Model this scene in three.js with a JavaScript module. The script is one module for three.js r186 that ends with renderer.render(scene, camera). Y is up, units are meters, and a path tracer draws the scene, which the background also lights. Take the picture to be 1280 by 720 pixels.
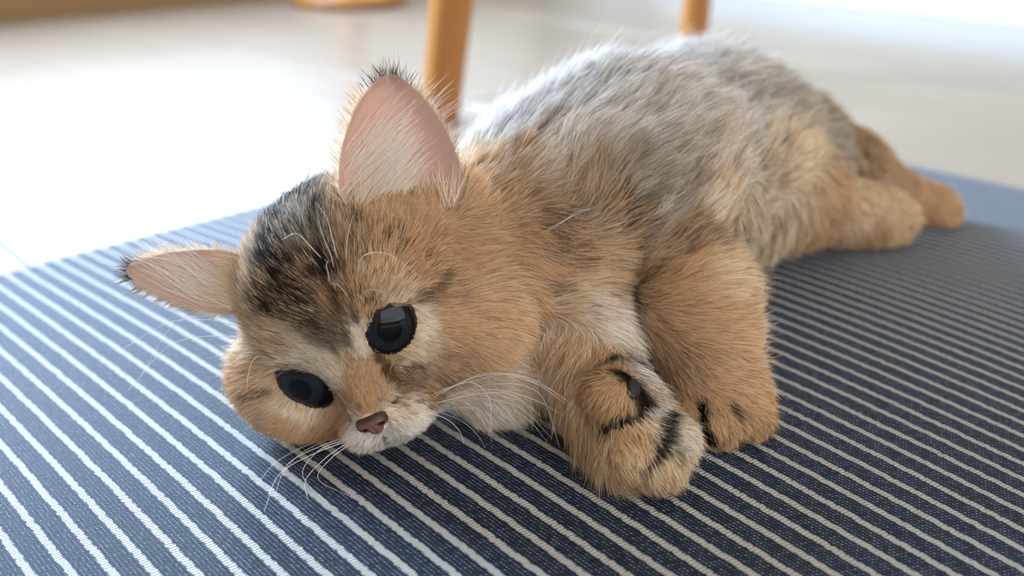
import * as THREE from 'three';
import { mergeGeometries, mergeVertices } from 'three/addons/utils/BufferGeometryUtils.js';
import { RoundedBoxGeometry } from 'three/addons/geometries/RoundedBoxGeometry.js';
import { RectAreaLightUniformsLib } from 'three/addons/lights/RectAreaLightUniformsLib.js';

// ---------------------------------------------------------------- camera, light, exposure
const scene = new THREE.Scene();
const FPX = 1244, PITCH = 23 * Math.PI / 180;                    // focal length in pixels of a 1280 x 720 frame
const camera = new THREE.PerspectiveCamera(2 * Math.atan(360 / FPX) * 180 / Math.PI, 1280 / 720, 0.01, 60);
camera.position.set(0, 0.15, 0);
camera.rotation.set(-PITCH, 0, 0);
camera.updateMatrixWorld(true);
camera.focus = 0.272;
camera.userData.fStop = 7.2;
const renderer = new THREE.WebGLRenderer({ antialias: true });
renderer.toneMapping = THREE.LinearToneMapping;
renderer.toneMappingExposure = 1.26;
renderer.shadowMap.enabled = true;
RectAreaLightUniformsLib.init();
const HAIRS = 540000;
const SKY = new THREE.Color(0.70, 0.86, 1.0);
scene.background = SKY.clone();
const WINDOW_LIGHT = 30, FLOOR_Y = -0.06;
// the room stands turned to the camera: axis A runs to the near right, axis B to the far right
const TURN = -47.47 * Math.PI / 180, AX = new THREE.Vector3(0.676, 0, 0.737), BX = new THREE.Vector3(0.737, 0, -0.676);
const room = (a, b, y = 0) => new THREE.Vector3().addScaledVector(AX, a).addScaledVector(BX, b).setY(y);
const WALL_A = -1.62, WALL_B = 1.56, FAR_A = 2.6, FAR_B = -2.4, TOP = 2.35;
// windows: [wall, b from, b to, sill, head, light]; the left ones look on the sky, the right one on a sunlit yard
const DAY = new THREE.Color(0.52, 0.725, 1.0), WARM = new THREE.Color(1.0, 0.965, 0.92);
const WINDOWS = [['left', -0.42, 0.32, 0.40, 1.05, DAY, 66], ['left', 0.50, 1.02, 0.40, 0.92, DAY, 38], ['left', 1.30, 1.50, 0.40, 0.92, DAY, 12], ['right', -2.2, 1.3, 0.15, 2.2, WARM, 1.65]];
for (const [wall, b0, b1, y0, y1, color, power] of WINDOWS) {
  const l = new THREE.RectAreaLight(color, power, b1 - b0 - 0.09, y1 - y0 - 0.09), s = wall === 'left' ? 1 : -1;
  l.name = 'window_daylight';
  l.position.copy(room((wall === 'left' ? WALL_A : FAR_A) - 0.02 * s, (b0 + b1) / 2, (y0 + y1) / 2));
  l.lookAt(l.position.clone().addScaledVector(AX, s));               // rect lights shine the way they look
  scene.add(l);
}

// ---------------------------------------------------------------- helpers
let seed = 12345;
const rnd = () => { seed = (seed + 0x6d2b79f5) | 0; let t = Math.imul(seed ^ (seed >>> 15), 1 | seed); t = (t + Math.imul(t ^ (t >>> 7), 61 | t)) ^ t; return ((t ^ (t >>> 14)) >>> 0) / 4294967296; };
const gauss = () => (rnd() + rnd() + rnd() - 1.5) * 1.15;
const clamp = (x, a, b) => Math.min(b, Math.max(a, x)), mix = (a, b, t) => a + (b - a) * t;
const sstep = (a, b, x) => { const t = clamp((x - a) / (b - a), 0, 1); return t * t * (3 - 2 * t); };
const V = (x, y, z) => new THREE.Vector3(x, y, z);
const hash3 = (x, y, z) => { let h = Math.imul(x | 0, 374761393) ^ Math.imul(y | 0, 668265263) ^ Math.imul(z | 0, 2147483647 ^ 0x5bd1e995); h = Math.imul(h ^ (h >>> 13), 1274126177); h = Math.imul(h ^ (h >>> 16), 0x85ebca6b); return ((h ^ (h >>> 15)) >>> 0) / 4294967296; };
function noise3(x, y, z) {
  const ix = Math.floor(x), iy = Math.floor(y), iz = Math.floor(z); let fx = x - ix, fy = y - iy, fz = z - iz;
  fx = fx * fx * (3 - 2 * fx); fy = fy * fy * (3 - 2 * fy); fz = fz * fz * (3 - 2 * fz);
  const l = (k) => mix(mix(hash3(ix, iy, iz + k), hash3(ix + 1, iy, iz + k), fx), mix(hash3(ix, iy + 1, iz + k), hash3(ix + 1, iy + 1, iz + k), fx), fy);
  return mix(l(0), l(1), fz);
}
const CAM = camera.matrixWorld, RIGHT = V(1, 0, 0), UP = V(0, Math.cos(PITCH), -Math.sin(PITCH)), BACK = V(0, Math.sin(PITCH), Math.cos(PITCH));
// the world point that lies on the sight line of a pixel, at a depth along the camera's axis
const at = (px, py, d) => V((px - 640) / FPX * d, -(py - 360) / FPX * d, -d).applyMatrix4(CAM);
const ray = (px, py) => V((px - 640) / FPX, -(py - 360) / FPX, -1).transformDirection(CAM);
function tag(o, label, category, group, kind) { if (label) o.userData.label = label; if (category) o.userData.category = category; if (group) o.userData.group = group; if (kind) o.userData.kind = kind; return o; }
function mesh(name, geometry, material, parent = scene) { const m = new THREE.Mesh(geometry, material); m.name = name; m.castShadow = m.receiveShadow = true; parent.add(m); return m; }
const std = (o) => new THREE.MeshStandardMaterial(o), phys = (o) => new THREE.MeshPhysicalMaterial(o);
function tex(w, h, f, srgb = false) {               // f(x, y) gives [r, g, b] from 0 to 1
  const d = new Uint8Array(w * h * 4);
  for (let y = 0, i = 0; y < h; y++) for (let x = 0; x < w; x++, i += 4) { const c = f(x, y); d[i] = clamp(c[0], 0, 1) * 255; d[i + 1] = clamp(c[1], 0, 1) * 255; d[i + 2] = clamp(c[2], 0, 1) * 255; d[i + 3] = 255; }
  const t = new THREE.DataTexture(d, w, h, THREE.RGBAFormat); t.wrapS = t.wrapT = THREE.RepeatWrapping; t.magFilter = THREE.LinearFilter; t.minFilter = THREE.LinearMipmapLinearFilter; t.generateMipmaps = true;
  if (srgb) t.colorSpace = THREE.SRGBColorSpace; t.needsUpdate = true; return t;
}
// noise that repeats after n cells
function tileNoise(x, y, n, k) {
  const ix = Math.floor(x), iy = Math.floor(y); let fx = x - ix, fy = y - iy; fx = fx * fx * (3 - 2 * fx); fy = fy * fy * (3 - 2 * fy);
  const h = (a, b) => hash3(((a % n) + n) % n, ((b % n) + n) % n, k);
  return mix(mix(h(ix, iy), h(ix + 1, iy), fx), mix(h(ix, iy + 1), h(ix + 1, iy + 1), fx), fy);
}
function tube(points, r0, r1, sides = 5, segs = 14) {      // a tapering round thread through points
  const c = new THREE.CatmullRomCurve3(points), P = c.getPoints(segs), pos = [], nor = [], idx = [];
  let u = V(0.31, 0.83, 0.47);
  for (let i = 0; i <= segs; i++) {
    const t = P[Math.min(segs, i + 1)].clone().sub(P[Math.max(0, i - 1)]).normalize();
    u = u.clone().addScaledVector(t, -u.dot(t)).normalize(); const v = t.clone().cross(u), r = mix(r0, r1, i / segs);
    for (let k = 0; k < sides; k++) { const a = k / sides * 2 * Math.PI, n = u.clone().multiplyScalar(Math.cos(a)).addScaledVector(v, Math.sin(a)); pos.push(P[i].x + n.x * r, P[i].y + n.y * r, P[i].z + n.z * r); nor.push(n.x, n.y, n.z); }
  }
  for (let i = 0; i < segs; i++) for (let k = 0; k < sides; k++) { const a = i * sides + k, b = i * sides + (k + 1) % sides; idx.push(a, b, a + sides, b, b + sides, a + sides); }
  const g = new THREE.BufferGeometry(); g.setAttribute('position', new THREE.Float32BufferAttribute(pos, 3)); g.setAttribute('normal', new THREE.Float32BufferAttribute(nor, 3)); g.setIndex(idx); return g;
}
// ---------------------------------------------------------------- the room
const M = {};
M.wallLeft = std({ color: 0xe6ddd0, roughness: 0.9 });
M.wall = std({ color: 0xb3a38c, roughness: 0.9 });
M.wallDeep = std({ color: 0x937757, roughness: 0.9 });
M.ceiling = std({ color: 0xd8cfc0, roughness: 0.95 });
M.trim = std({ color: 0xe9eaec, roughness: 0.5 });
M.oak = std({ color: 0x9a7a52, roughness: 0.6 });
M.frame = std({ color: 0xe8e8e6, roughness: 0.5 });
M.pane = phys({ color: 0xffffff, roughness: 0.1, emissive: SKY, emissiveIntensity: 4 });
M.paneWarm = phys({ color: 0xffffff, roughness: 0.1, emissive: WARM, emissiveIntensity: 0.35 });
function roomBox(name, a0, a1, b0, b1, y0, y1, m, parent = scene, kind = 'structure') {
  const g = new THREE.BoxGeometry(a1 - a0, y1 - y0, b1 - b0), o = mesh(name, g, m, parent);
  o.position.copy(room((a0 + a1) / 2, (b0 + b1) / 2, (y0 + y1) / 2)); o.rotation.y = TURN;
  if (kind) o.userData.kind = kind;
  return o;
}
// the two walls with windows: each one wall cut by its openings
for (const wall of ['left', 'right']) {
  const s = new THREE.Shape(); s.moveTo(FAR_B - 0.1, FLOOR_Y - 0.05); s.lineTo(WALL_B + 0.1, FLOOR_Y - 0.05); s.lineTo(WALL_B + 0.1, TOP); s.lineTo(FAR_B - 0.1, TOP); s.closePath();
  for (const [side, b0, b1, y0, y1] of WINDOWS) if (side === wall) { const h = new THREE.Path(); h.moveTo(b0, y0); h.lineTo(b1, y0); h.lineTo(b1, y1); h.lineTo(b0, y1); h.closePath(); s.holes.push(h); }
  const o = mesh('wall_' + wall, new THREE.ExtrudeGeometry(s, { depth: 0.12, bevelEnabled: false }), wall === 'left' ? M.wallLeft : M.wallDeep); o.userData.kind = 'structure';
  o.matrixAutoUpdate = false; o.matrix.makeBasis(BX, V(0, 1, 0), AX.clone().negate()).setPosition(room(wall === 'left' ? WALL_A : FAR_A + 0.12, 0, 0));
}
WINDOWS.forEach(([side, b0, b1, y0, y1, color, power], i) => {
  const w = new THREE.Group(); w.name = 'window_' + (i + 1); w.userData.kind = 'structure'; scene.add(w);
  const a0 = side === 'left' ? WALL_A - 0.1 : FAR_A + 0.03, a1 = a0 + 0.07, f = 0.045;
  roomBox('window_frame', a0, a1, b0, b1, y0, y0 + f, M.frame, w, null); roomBox('window_frame', a0, a1, b0, b1, y1 - f, y1, M.frame, w, null);
  roomBox('window_frame', a0, a1, b0, b0 + f, y0 + f, y1 - f, M.frame, w, null); roomBox('window_frame', a0, a1, b1 - f, b1, y0 + f, y1 - f, M.frame, w, null);
  roomBox('window_pane', a0 + 0.03, a0 + 0.04, b0 + f, b1 - f, y0 + f, y1 - f, side === 'left' ? M.pane : M.paneWarm, w, null);
});
roomBox('wall_back', WALL_A - 0.12, FAR_A + 0.1, WALL_B, WALL_B + 0.1, FLOOR_Y - 0.05, TOP, M.wall);
roomBox('wall_front', WALL_A - 0.12, FAR_A + 0.1, FAR_B - 0.1, FAR_B, FLOOR_Y - 0.05, TOP, M.wallDeep);
roomBox('ceiling', WALL_A - 0.12, FAR_A + 0.1, FAR_B - 0.1, WALL_B + 0.1, TOP, TOP + 0.1, M.ceiling);
roomBox('baseboard_back', WALL_A, FAR_A, WALL_B - 0.012, WALL_B, FLOOR_Y, FLOOR_Y + 0.055, M.trim);
roomBox('baseboard_left', WALL_A, WALL_A + 0.015, FAR_B, WALL_B - 0.012, FLOOR_Y, FLOOR_Y + 0.07, M.oak);
// the floor: wide pale boards with narrow joints
{
  const floor = roomBox('floor', WALL_A - 0.1, FAR_A + 0.1, FAR_B - 0.1, WALL_B + 0.1, FLOOR_Y - 0.06, FLOOR_Y - 0.004, std({ color: 0xb4aa9c, roughness: 0.8 }));
  const grain = tex(512, 512, (x, y) => { const n = tileNoise(x / 64, y / 4, 128, 3) * 0.5 + tileNoise(x / 128, y / 16, 32, 4) * 0.5; const v = 0.93 + 0.07 * n; return [v, v * 0.985, v * 0.965]; }, true);
  const mats = [0, 1, 2].map((k) => phys({ color: [0x9e9082, 0x9b8d7f, 0xa19487][k], map: grain, roughness: 0.34, clearcoat: 0.7, clearcoatRoughness: 0.17 }));
  const LA = 0.9, LB = 0.45, geo = new RoundedBoxGeometry(LA - 0.004, 0.012, LB - 0.004, 1, 0.0012);
  let n = 0;
  for (let j = -6; j < 4; j++) for (let i = -3; i < 4; i++) {
    const b = 0.154 + LB * (j + 0.5), a = -0.281 + LA * (i + 0.5) + (j & 1 ? LA / 2 : 0);
    const o = mesh('plank' + (n ? '_' + String(n).padStart(3, '0') : ''), geo, mats[Math.floor(hash3(i, j, 7) * 3)], floor);
    n++;
    o.position.set(a - (FAR_A + WALL_A) / 2, 0.026 + 0.0, -(b - (FAR_B + WALL_B) / 2));
    o.position.y = (FLOOR_Y - 0.006) - (FLOOR_Y - 0.032);
  }
}

// ---------------------------------------------------------------- the floor cushion
const DOME_X = 0.05, DOME_Z = -0.33;
const dome = (x, z) => { const r2 = (x - DOME_X) ** 2 + (z - DOME_Z) ** 2; return -0.42 * r2 / (1 + r2 / 0.13); };
const CUSH = { a0: -0.484, a1: 0.30, b0: -0.12, b1: 0.622 };   // where its four sides are
{
  const R = 0.019, ca = (CUSH.a0 + CUSH.a1) / 2, cb = (CUSH.b0 + CUSH.b1) / 2, ha = (CUSH.a1 - CUSH.a0) / 2, hb = (CUSH.b1 - CUSH.b0) / 2;
  const N = 220, ea = ha - R + R * 2.7, eb = hb - R + R * 2.7, pos = [], uv = [], idx = [];
  const warp = (k) => { const t = k / N * 2 - 1; return Math.sign(t) * (1 - (1 - Math.abs(t)) ** 1.6); };
  for (let j = 0; j <= N; j++) for (let i = 0; i <= N; i++) {
    const u = warp(i) * ea, v = warp(j) * eb, qx = clamp(u, -(ha - R), ha - R), qz = clamp(v, -(hb - R), hb - R);
    let ox = u - qx, oz = v - qz, o = Math.min(Math.hypot(ox, oz), R * 2.75), l = Math.hypot(ox, oz) || 1;
    const w = room(ca + qx + ox / l * R * Math.sin(o / R), cb - (qz + oz / l * R * Math.sin(o / R)));
    const y = dome(w.x, w.z) - R * (1 - Math.cos(o / R));
    pos.push(w.x, Math.max(y, FLOOR_Y + 0.0004 + (i * 7 + j * 3) % 5 * 1e-5), w.z); uv.push(v, u);
  }
  for (let j = 0; j < N; j++) for (let i = 0; i < N; i++) { const p = j * (N + 1) + i; idx.push(p, p + N + 1, p + 1, p + 1, p + N + 1, p + N + 2); }
  const g = new THREE.BufferGeometry(); g.setAttribute('position', new THREE.Float32BufferAttribute(pos, 3)); g.setAttribute('uv', new THREE.Float32BufferAttribute(uv, 2)); g.setIndex(idx); g.computeVertexNormals();
  // stripes: every 7.4 mm a raised white rib; between them a navy twill flecked with pale threads
  const W = 2048, TILE = 0.0592, PITCHES = 8, ROWS = 56, COLS = 56;
  const cell = (x, y) => {
    const s = x / W * PITCHES, t = y / W, wob = (tileNoise(t * ROWS, Math.floor(s), ROWS, 11) - 0.5) * 0.07;
    const f = s - Math.floor(s) + wob, white = 1 - sstep(0.118, 0.148, Math.abs(f - 0.5));
    const cs = x / W * COLS, ct = t * ROWS + cs * 1.0, jx = Math.floor(cs), du = cs - jx - 0.5, tt = ct + 0.5 * (jx & 1), jy = Math.floor(tt), dv = tt - jy - 0.5;
    const k = hash3(jx, ((jy % ROWS) + ROWS) % ROWS, 5), fleck = Math.exp(-(du * du * 9 + dv * dv * 5));
    const fib = tileNoise(x / 3, y / 9, 2048, 21) * 0.5 + tileNoise(x / 2, y / 2, 1024, 23) * 0.5;
    return { white, fleck, k, fib, f, t };
  };
  const color = tex(W, W, (x, y) => {
    const c = cell(x, y), pale = Math.min(1, c.fleck ** 3 * (0.35 + 0.95 * c.k)), d = 0.75 + 0.5 * c.fib;
    const navy = [mix(0.058, 0.66, pale) * d, mix(0.09, 0.70, pale) * d, mix(0.15, 0.75, pale) * d], w = 0.63 + 0.15 * c.fib, wt = [w, w * 0.985, w * 0.955];
    return [0, 1, 2].map((i) => mix(navy[i], wt[i], c.white));
  }, true);
  const bump = tex(W, W, (x, y) => { const c = cell(x, y), rib = c.white * (0.65 + 0.2 * Math.sin(c.t * ROWS * 2 * Math.PI + c.f * 12)), h = Math.max(rib, c.fleck * (0.3 + 0.35 * c.k)) + 0.12 * c.fib; return [h, h, h]; });
  color.repeat.set(1 / TILE, 1 / TILE); bump.repeat.set(1 / TILE, 1 / TILE);
  const o = mesh('floor_cushion', g, phys({ map: color, bumpMap: bump, bumpScale: 0.0006, roughness: 0.55, specularIntensity: 0.35, sheen: 0.36, sheenRoughness: 0.6, sheenColor: new THREE.Color(0.42, 0.60, 1.0) }));
  tag(o, 'low puffy floor cushion in navy and white pinstriped cotton twill under the kitten', 'cushion');
}
// ---------------------------------------------------------------- the kitten: one smooth body from joined distance fields
const HR = new THREE.Matrix4().makeRotationZ(32 * Math.PI / 180).multiply(new THREE.Matrix4().makeRotationX(22 * Math.PI / 180)).multiply(new THREE.Matrix4().makeRotationY(-20 * Math.PI / 180));
const HEAD = new THREE.Matrix4().extractRotation(CAM).multiply(HR);
const HO = at(434, 446, 0.272), HINV = HEAD.clone().transpose();
const HL = (x, y, z) => V(x * 0.01, y * 0.01, z * 0.01).applyMatrix4(HEAD).add(HO);     // head's own axes, centimetres from between the eyes
const HD = (x, y, z) => V(x, y, z).transformDirection(HEAD);
const groups = [];
function group(k, kin) { const g = { k, kin, p: [], lo: V(9, 9, 9), hi: V(-9, -9, -9) }; groups.push(g); return g; }
function grow(g, c, r) { g.lo.min(c.clone().subScalar(r)); g.hi.max(c.clone().addScalar(r)); }
function cap(g, a, b, ra, rb) { const d = b.clone().sub(a); g.p.push([0, a.x, a.y, a.z, d.x, d.y, d.z, 1 / d.lengthSq(), ra, rb - ra]); grow(g, a, ra); grow(g, b, rb); }
function ell(g, c, rx, ry, rz, rot) { const e = (rot || new THREE.Matrix4()).elements; g.p.push([1, c.x, c.y, c.z, rx, ry, rz, e[0], e[1], e[2], e[4], e[5], e[6], e[8], e[9], e[10]]); grow(g, c, Math.max(rx, ry, rz)); }
const hell = (g, x, y, z, rx, ry, rz) => ell(g, HL(x, y, z), rx * 0.01, ry * 0.01, rz * 0.01, HEAD);
const hcap = (g, a, b, ra, rb) => cap(g, HL(...a), HL(...b), ra * 0.01, rb * 0.01);
const smin = (a, b, k) => { const h = Math.max(k - Math.abs(a - b), 0) / k; return Math.min(a, b) - h * h * k * 0.25; };

const trunk = group(0.004, 0.020);
cap(trunk, at(690, 255, 0.330), at(772, 240, 0.345), 0.028, 0.037);
cap(trunk, at(772, 240, 0.345), at(880, 196, 0.398), 0.037, 0.0345);
cap(trunk, at(880, 196, 0.398), at(968, 200, 0.438), 0.0345, 0.0285);
cap(trunk, at(560, 330, 0.315), at(690, 275, 0.328), 0.021, 0.026);
cap(trunk, at(690, 360, 0.318), at(775, 300, 0.338), 0.020, 0.030);            // chest
cap(trunk, at(880, 245, 0.392), at(960, 235, 0.425), 0.026, 0.024);            // belly
const hind = group(0.010, 0.012);
cap(hind, at(955, 225, 0.418), at(995, 250, 0.412), 0.024, 0.016);             // near thigh
cap(hind, at(995, 250, 0.412), at(1050, 268, 0.440), 0.014, 0.012);
cap(hind, at(1045, 266, 0.440), at(1094, 268, 0.452), 0.0125, 0.0130);
for (const [x, y, d] of [[1082, 285, 0.446], [1103, 282, 0.450], [1122, 272, 0.455]]) ell(hind, at(x, y, d), 0.0066, 0.0060, 0.0066);
const far = group(0.006, 0.014);
cap(far, at(980, 185, 0.452), at(1062, 212, 0.482), 0.025, 0.0145);
cap(far, at(1062, 212, 0.482), at(1158, 262, 0.500), 0.0145, 0.0095);
ell(far, at(1163, 264, 0.499), 0.012, 0.009, 0.012);
cap(far, at(985, 170, 0.462), at(930, 165, 0.505), 0.012, 0.009); cap(far, at(930, 165, 0.505), at(830, 175, 0.470), 0.009, 0.006);   // tail, curled behind
const headG = group(0.012, 0.009);
hell(headG, 0, 1.05, -2.75, 3.2, 2.75, 3.15);
hell(headG, 0, -0.1, -1.7, 2.8, 2.2, 1.75);
hell(headG, 2.35, -1.55, -2.3, 1.85, 1.7, 1.9); hell(headG, -2.1, -1.6, -2.0, 1.5, 1.45, 1.7);
ell(headG, at(612, 470, 0.300), 0.0150, 0.0135, 0.0150);                          // throat and ruff
ell(headG, at(558, 256, 0.2885), 0.0095, 0.0085, 0.0090);                          // root of the upright ear
hell(headG, 0, -1.9, -2.0, 2.0, 1.4, 2.0);
ell(headG, at(364, 506, 0.291), 0.0092, 0.0088, 0.0110); ell(headG, at(338, 465, 0.298), 0.0105, 0.0110, 0.0140);   // cheek pressed on the cushion
const face = group(0.006, 0.004);
hcap(face, [0, 0.3, -0.75], [0, -1.45, 0.42], 0.80, 0.62);
hell(face, 0.62, -2.12, 0.22, 0.82, 0.62, 0.72); hell(face, -0.62, -2.12, 0.22, 0.82, 0.62, 0.72);
hell(face, 0, -2.62, -0.2, 0.72, 0.45, 0.62);
const leg1 = group(0.008, 0.006);
cap(leg1, at(715, 365, 0.318), at(735, 430, 0.300), 0.0165, 0.0135);
cap(leg1, at(722, 432, 0.300), at(780, 530, 0.279), 0.0140, 0.0130);
ell(leg1, at(806, 556, 0.2745), 0.0125, 0.0105, 0.0125);
const toesA = group(0.004, 0.003);
for (const [x, y, d, r] of [[764, 494, 0.2700, 0.0072], [786, 564, 0.2650, 0.0068], [824, 582, 0.2650, 0.0066], [842, 550, 0.2690, 0.0064]]) ell(toesA, at(x, y, d), r, r * 0.9, r);
const leg2 = group(0.0035, 0.010);
cap(leg2, at(805, 290, 0.330), at(858, 385, 0.308), 0.0225, 0.0165);
cap(leg2, at(858, 385, 0.308), at(890, 475, 0.2995), 0.0165, 0.0128);
ell(leg2, at(893, 500, 0.2975), 0.0140, 0.0095, 0.0130);
const toesB = group(0.0025, 0.0015);
for (const [x, y, d, r] of [[852, 522, 0.2890, 0.0064], [896, 533, 0.2855, 0.0070], [931, 524, 0.2890, 0.0068]]) ell(toesB, at(x, y, d), r, r * 0.95, r * 1.05);
for (const g of groups) { g.lo.subScalar(0.001); g.hi.addScalar(0.001); }

// eyes: centre of the opening in the picture, slant of the long axis, half length and half height in cm
const EYES = [[379, 481, -1, 6, 0.80, 0.57], [490, 411, 1, 52, 0.78, 0.60]].map(([px, py, side, slant, a, b]) => {
  const d = -HL(side * 1.52, 0, 0).applyMatrix4(CAM.clone().invert()).z, front = at(px, py, d);
  const A = a * 0.01, B = b * 0.01, rho = (A * A + B * B) / (2 * B), s = (side < 0 ? -slant : slant) * Math.PI / 180, view = front.clone().sub(camera.position).normalize();
  // the skin round the opening, found along the sight line, gives the plane in which the lids lie
  const rim = [[1, 0], [0, 1], [-1, 0], [0, -1]].map(([u, v]) => {
    const x = px + (u * A * Math.cos(s) - v * B * Math.sin(s)) / d * FPX, y = py - (u * A * Math.sin(s) + v * B * Math.cos(s)) / d * FPX, r = ray(x, y); let t = 0.15;
    for (let k = 0; k < 80; k++) { const q = sdfBody(camera.position.x + r.x * t, camera.position.y + r.y * t, camera.position.z + r.z * t); if (q < 0.0001) break; t += q * 0.8; }
    return camera.position.clone().addScaledVector(r, t);
  });
  const n = rim[0].clone().sub(rim[2]).cross(rim[1].clone().sub(rim[3])).normalize(), mid = rim[0].clone().add(rim[1]).add(rim[2]).add(rim[3]).multiplyScalar(0.25);
  const e1 = rim[0].clone().sub(rim[2]); e1.addScaledVector(n, -e1.dot(n)).normalize();
  const e2 = n.clone().cross(e1), R = 0.0130, m = (A + B) / 2, h = Math.sqrt(R * R - m * m), c = mid.clone().addScaledVector(n, -h + 0.0002).addScaledVector(e1, side < 0 ? -0.0012 : 0).addScaledVector(e2, side < 0 ? -0.0010 : 0);
  return { c, n, e1, e2, R, A: rim[0].distanceTo(rim[2]) * (side < 0 ? 0.390 : 0.455), B: rim[1].distanceTo(rim[3]) * (side < 0 ? 0.345 : 0.42), front: mid, side };
});
for (const E of EYES) { E.rho = (E.A * E.A + E.B * E.B) / (2 * E.B); E.off = E.rho - E.B; }
function eyeGap(x, y, z) {            // distance to the nearest eye's opening, negative inside
  let best = 1;
  for (const E of EYES) {
    const dx = x - E.front.x, dy = y - E.front.y, dz = z - E.front.z;
    if (dx * dx + dy * dy + dz * dz > 0.0005) continue;
    const w = dx * E.n.x + dy * E.n.y + dz * E.n.z, u = dx * E.e1.x + dy * E.e1.y + dz * E.e1.z, v = dx * E.e2.x + dy * E.e2.y + dz * E.e2.z;
    best = Math.min(best, Math.max(Math.hypot(u * 0.94, Math.abs(v) + E.off) - E.rho, Math.abs(w) - 0.006));
  }
  return best;
}
function sdf(x, y, z) {
  let D = sdfBody(x, y, z);
  const e = eyeGap(x, y, z);
  if (-e > D) D = -e;
  return D;
}
function sdfBody(x, y, z) {
  let D = 1;
  for (const g of groups) {
    const bx = Math.max(g.lo.x - x, 0, x - g.hi.x), by = Math.max(g.lo.y - y, 0, y - g.hi.y), bz = Math.max(g.lo.z - z, 0, z - g.hi.z), bd = bx * bx + by * by + bz * bz, lim = Math.max(D, 0) + g.k + g.kin;
    if (bd > lim * lim) continue;
    let d = 1;
    for (const p of g.p) {
      let q;
      const dx = x - p[1], dy = y - p[2], dz = z - p[3];
      if (p[0] === 0) {
        let t = (dx * p[4] + dy * p[5] + dz * p[6]) * p[7]; t = t < 0 ? 0 : t > 1 ? 1 : t;
        const ax = dx - p[4] * t, ay = dy - p[5] * t, az = dz - p[6] * t;
        q = Math.sqrt(ax * ax + ay * ay + az * az) - p[8] - p[9] * t;
      } else {
        const u = (dx * p[7] + dy * p[8] + dz * p[9]) / p[4], v = (dx * p[10] + dy * p[11] + dz * p[12]) / p[5], w = (dx * p[13] + dy * p[14] + dz * p[15]) / p[6];
        const k0 = Math.sqrt(u * u + v * v + w * w), a = u / p[4], b = v / p[5], c = w / p[6], k1 = Math.sqrt(a * a + b * b + c * c);
        q = k1 > 1e-9 ? k0 * (k0 - 1) / k1 : -Math.min(p[4], p[5], p[6]);
      }
      d = d === 1 ? q : smin(d, q, g.kin);
    }
    D = D === 1 ? d : smin(D, d, g.k);
  }
  return D;
}
const NE = 0.0006;
function grad(x, y, z, out) {
  const a = sdf(x + NE, y - NE, z - NE), b = sdf(x - NE, y - NE, z + NE), c = sdf(x - NE, y + NE, z - NE), d = sdf(x + NE, y + NE, z + NE);
  return out.set(a - b - c + d, -a - b + c + d, -a + b - c + d).normalize();
}
// a closed skin round a distance field: surface nets, evaluated only near the surface
function skinOf(f, lo, hi, h, slack = 1.6) {
  const nx = Math.ceil((hi.x - lo.x) / h) + 1, ny = Math.ceil((hi.y - lo.y) / h) + 1, nz = Math.ceil((hi.z - lo.z) / h) + 1, S = 8;
  const F = new Float32Array(nx * ny * nz).fill(1), id = new Int32Array(nx * ny * nz).fill(-1), at3 = (i, j, k) => (k * ny + j) * nx + i, half = S * h / 2, reach = half * 1.7321 * slack;
  for (let k = 0; k < nz; k += S) for (let j = 0; j < ny; j += S) for (let i = 0; i < nx; i += S) {
    const d = f(lo.x + i * h + half, lo.y + j * h + half, lo.z + k * h + half), near = Math.abs(d) < reach;
    for (let c = k; c < Math.min(nz, k + S); c++) for (let b = j; b < Math.min(ny, j + S); b++) for (let a = i; a < Math.min(nx, i + S); a++) F[at3(a, b, c)] = near ? f(lo.x + a * h, lo.y + b * h, lo.z + c * h) : d;
  }
  const pos = [], idx = [];
  for (let k = 0; k < nz - 1; k++) for (let j = 0; j < ny - 1; j++) for (let i = 0; i < nx - 1; i++) {
    let m = 0, sx = 0, sy = 0, sz = 0, n = 0;
    const v = []; for (let q = 0; q < 8; q++) { v[q] = F[at3(i + (q & 1), j + (q >> 1 & 1), k + (q >> 2))]; if (v[q] < 0) m |= 1 << q; }
    if (m === 0 || m === 255) continue;
    for (const [p, q] of EDGES) if ((v[p] < 0) !== (v[q] < 0)) { const t = v[p] / (v[p] - v[q]); sx += mix(p & 1, q & 1, t); sy += mix(p >> 1 & 1, q >> 1 & 1, t); sz += mix(p >> 2, q >> 2, t); n++; }
    id[at3(i, j, k)] = pos.length / 3; pos.push(lo.x + (i + sx / n) * h, lo.y + (j + sy / n) * h, lo.z + (k + sz / n) * h);
  }
  const quad = (a, b, c, d, flip) => { if (a < 0 || b < 0 || c < 0 || d < 0) return; if (flip) idx.push(a, c, b, b, c, d); else idx.push(a, b, c, b, d, c); };
  for (let k = 1; k < nz - 1; k++) for (let j = 1; j < ny - 1; j++) for (let i = 1; i < nx - 1; i++) {
    const s = F[at3(i, j, k)] < 0;
    if (s !== F[at3(i + 1, j, k)] < 0) quad(id[at3(i, j - 1, k - 1)], id[at3(i, j, k - 1)], id[at3(i, j - 1, k)], id[at3(i, j, k)], !s);
    if (s !== F[at3(i, j + 1, k)] < 0) quad(id[at3(i - 1, j, k - 1)], id[at3(i, j, k - 1)], id[at3(i - 1, j, k)], id[at3(i, j, k)], s);
    if (s !== F[at3(i, j, k + 1)] < 0) quad(id[at3(i - 1, j - 1, k)], id[at3(i, j - 1, k)], id[at3(i - 1, j, k)], id[at3(i, j, k)], !s);
  }
  const g = new THREE.BufferGeometry(); g.setAttribute('position', new THREE.Float32BufferAttribute(pos, 3)); g.setIndex(idx); g.computeVertexNormals();
  return g;
}
var EDGES = [[0, 1], [2, 3], [4, 5], [6, 7], [0, 2], [1, 3], [4, 6], [5, 7], [0, 4], [1, 5], [2, 6], [3, 7]];
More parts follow.
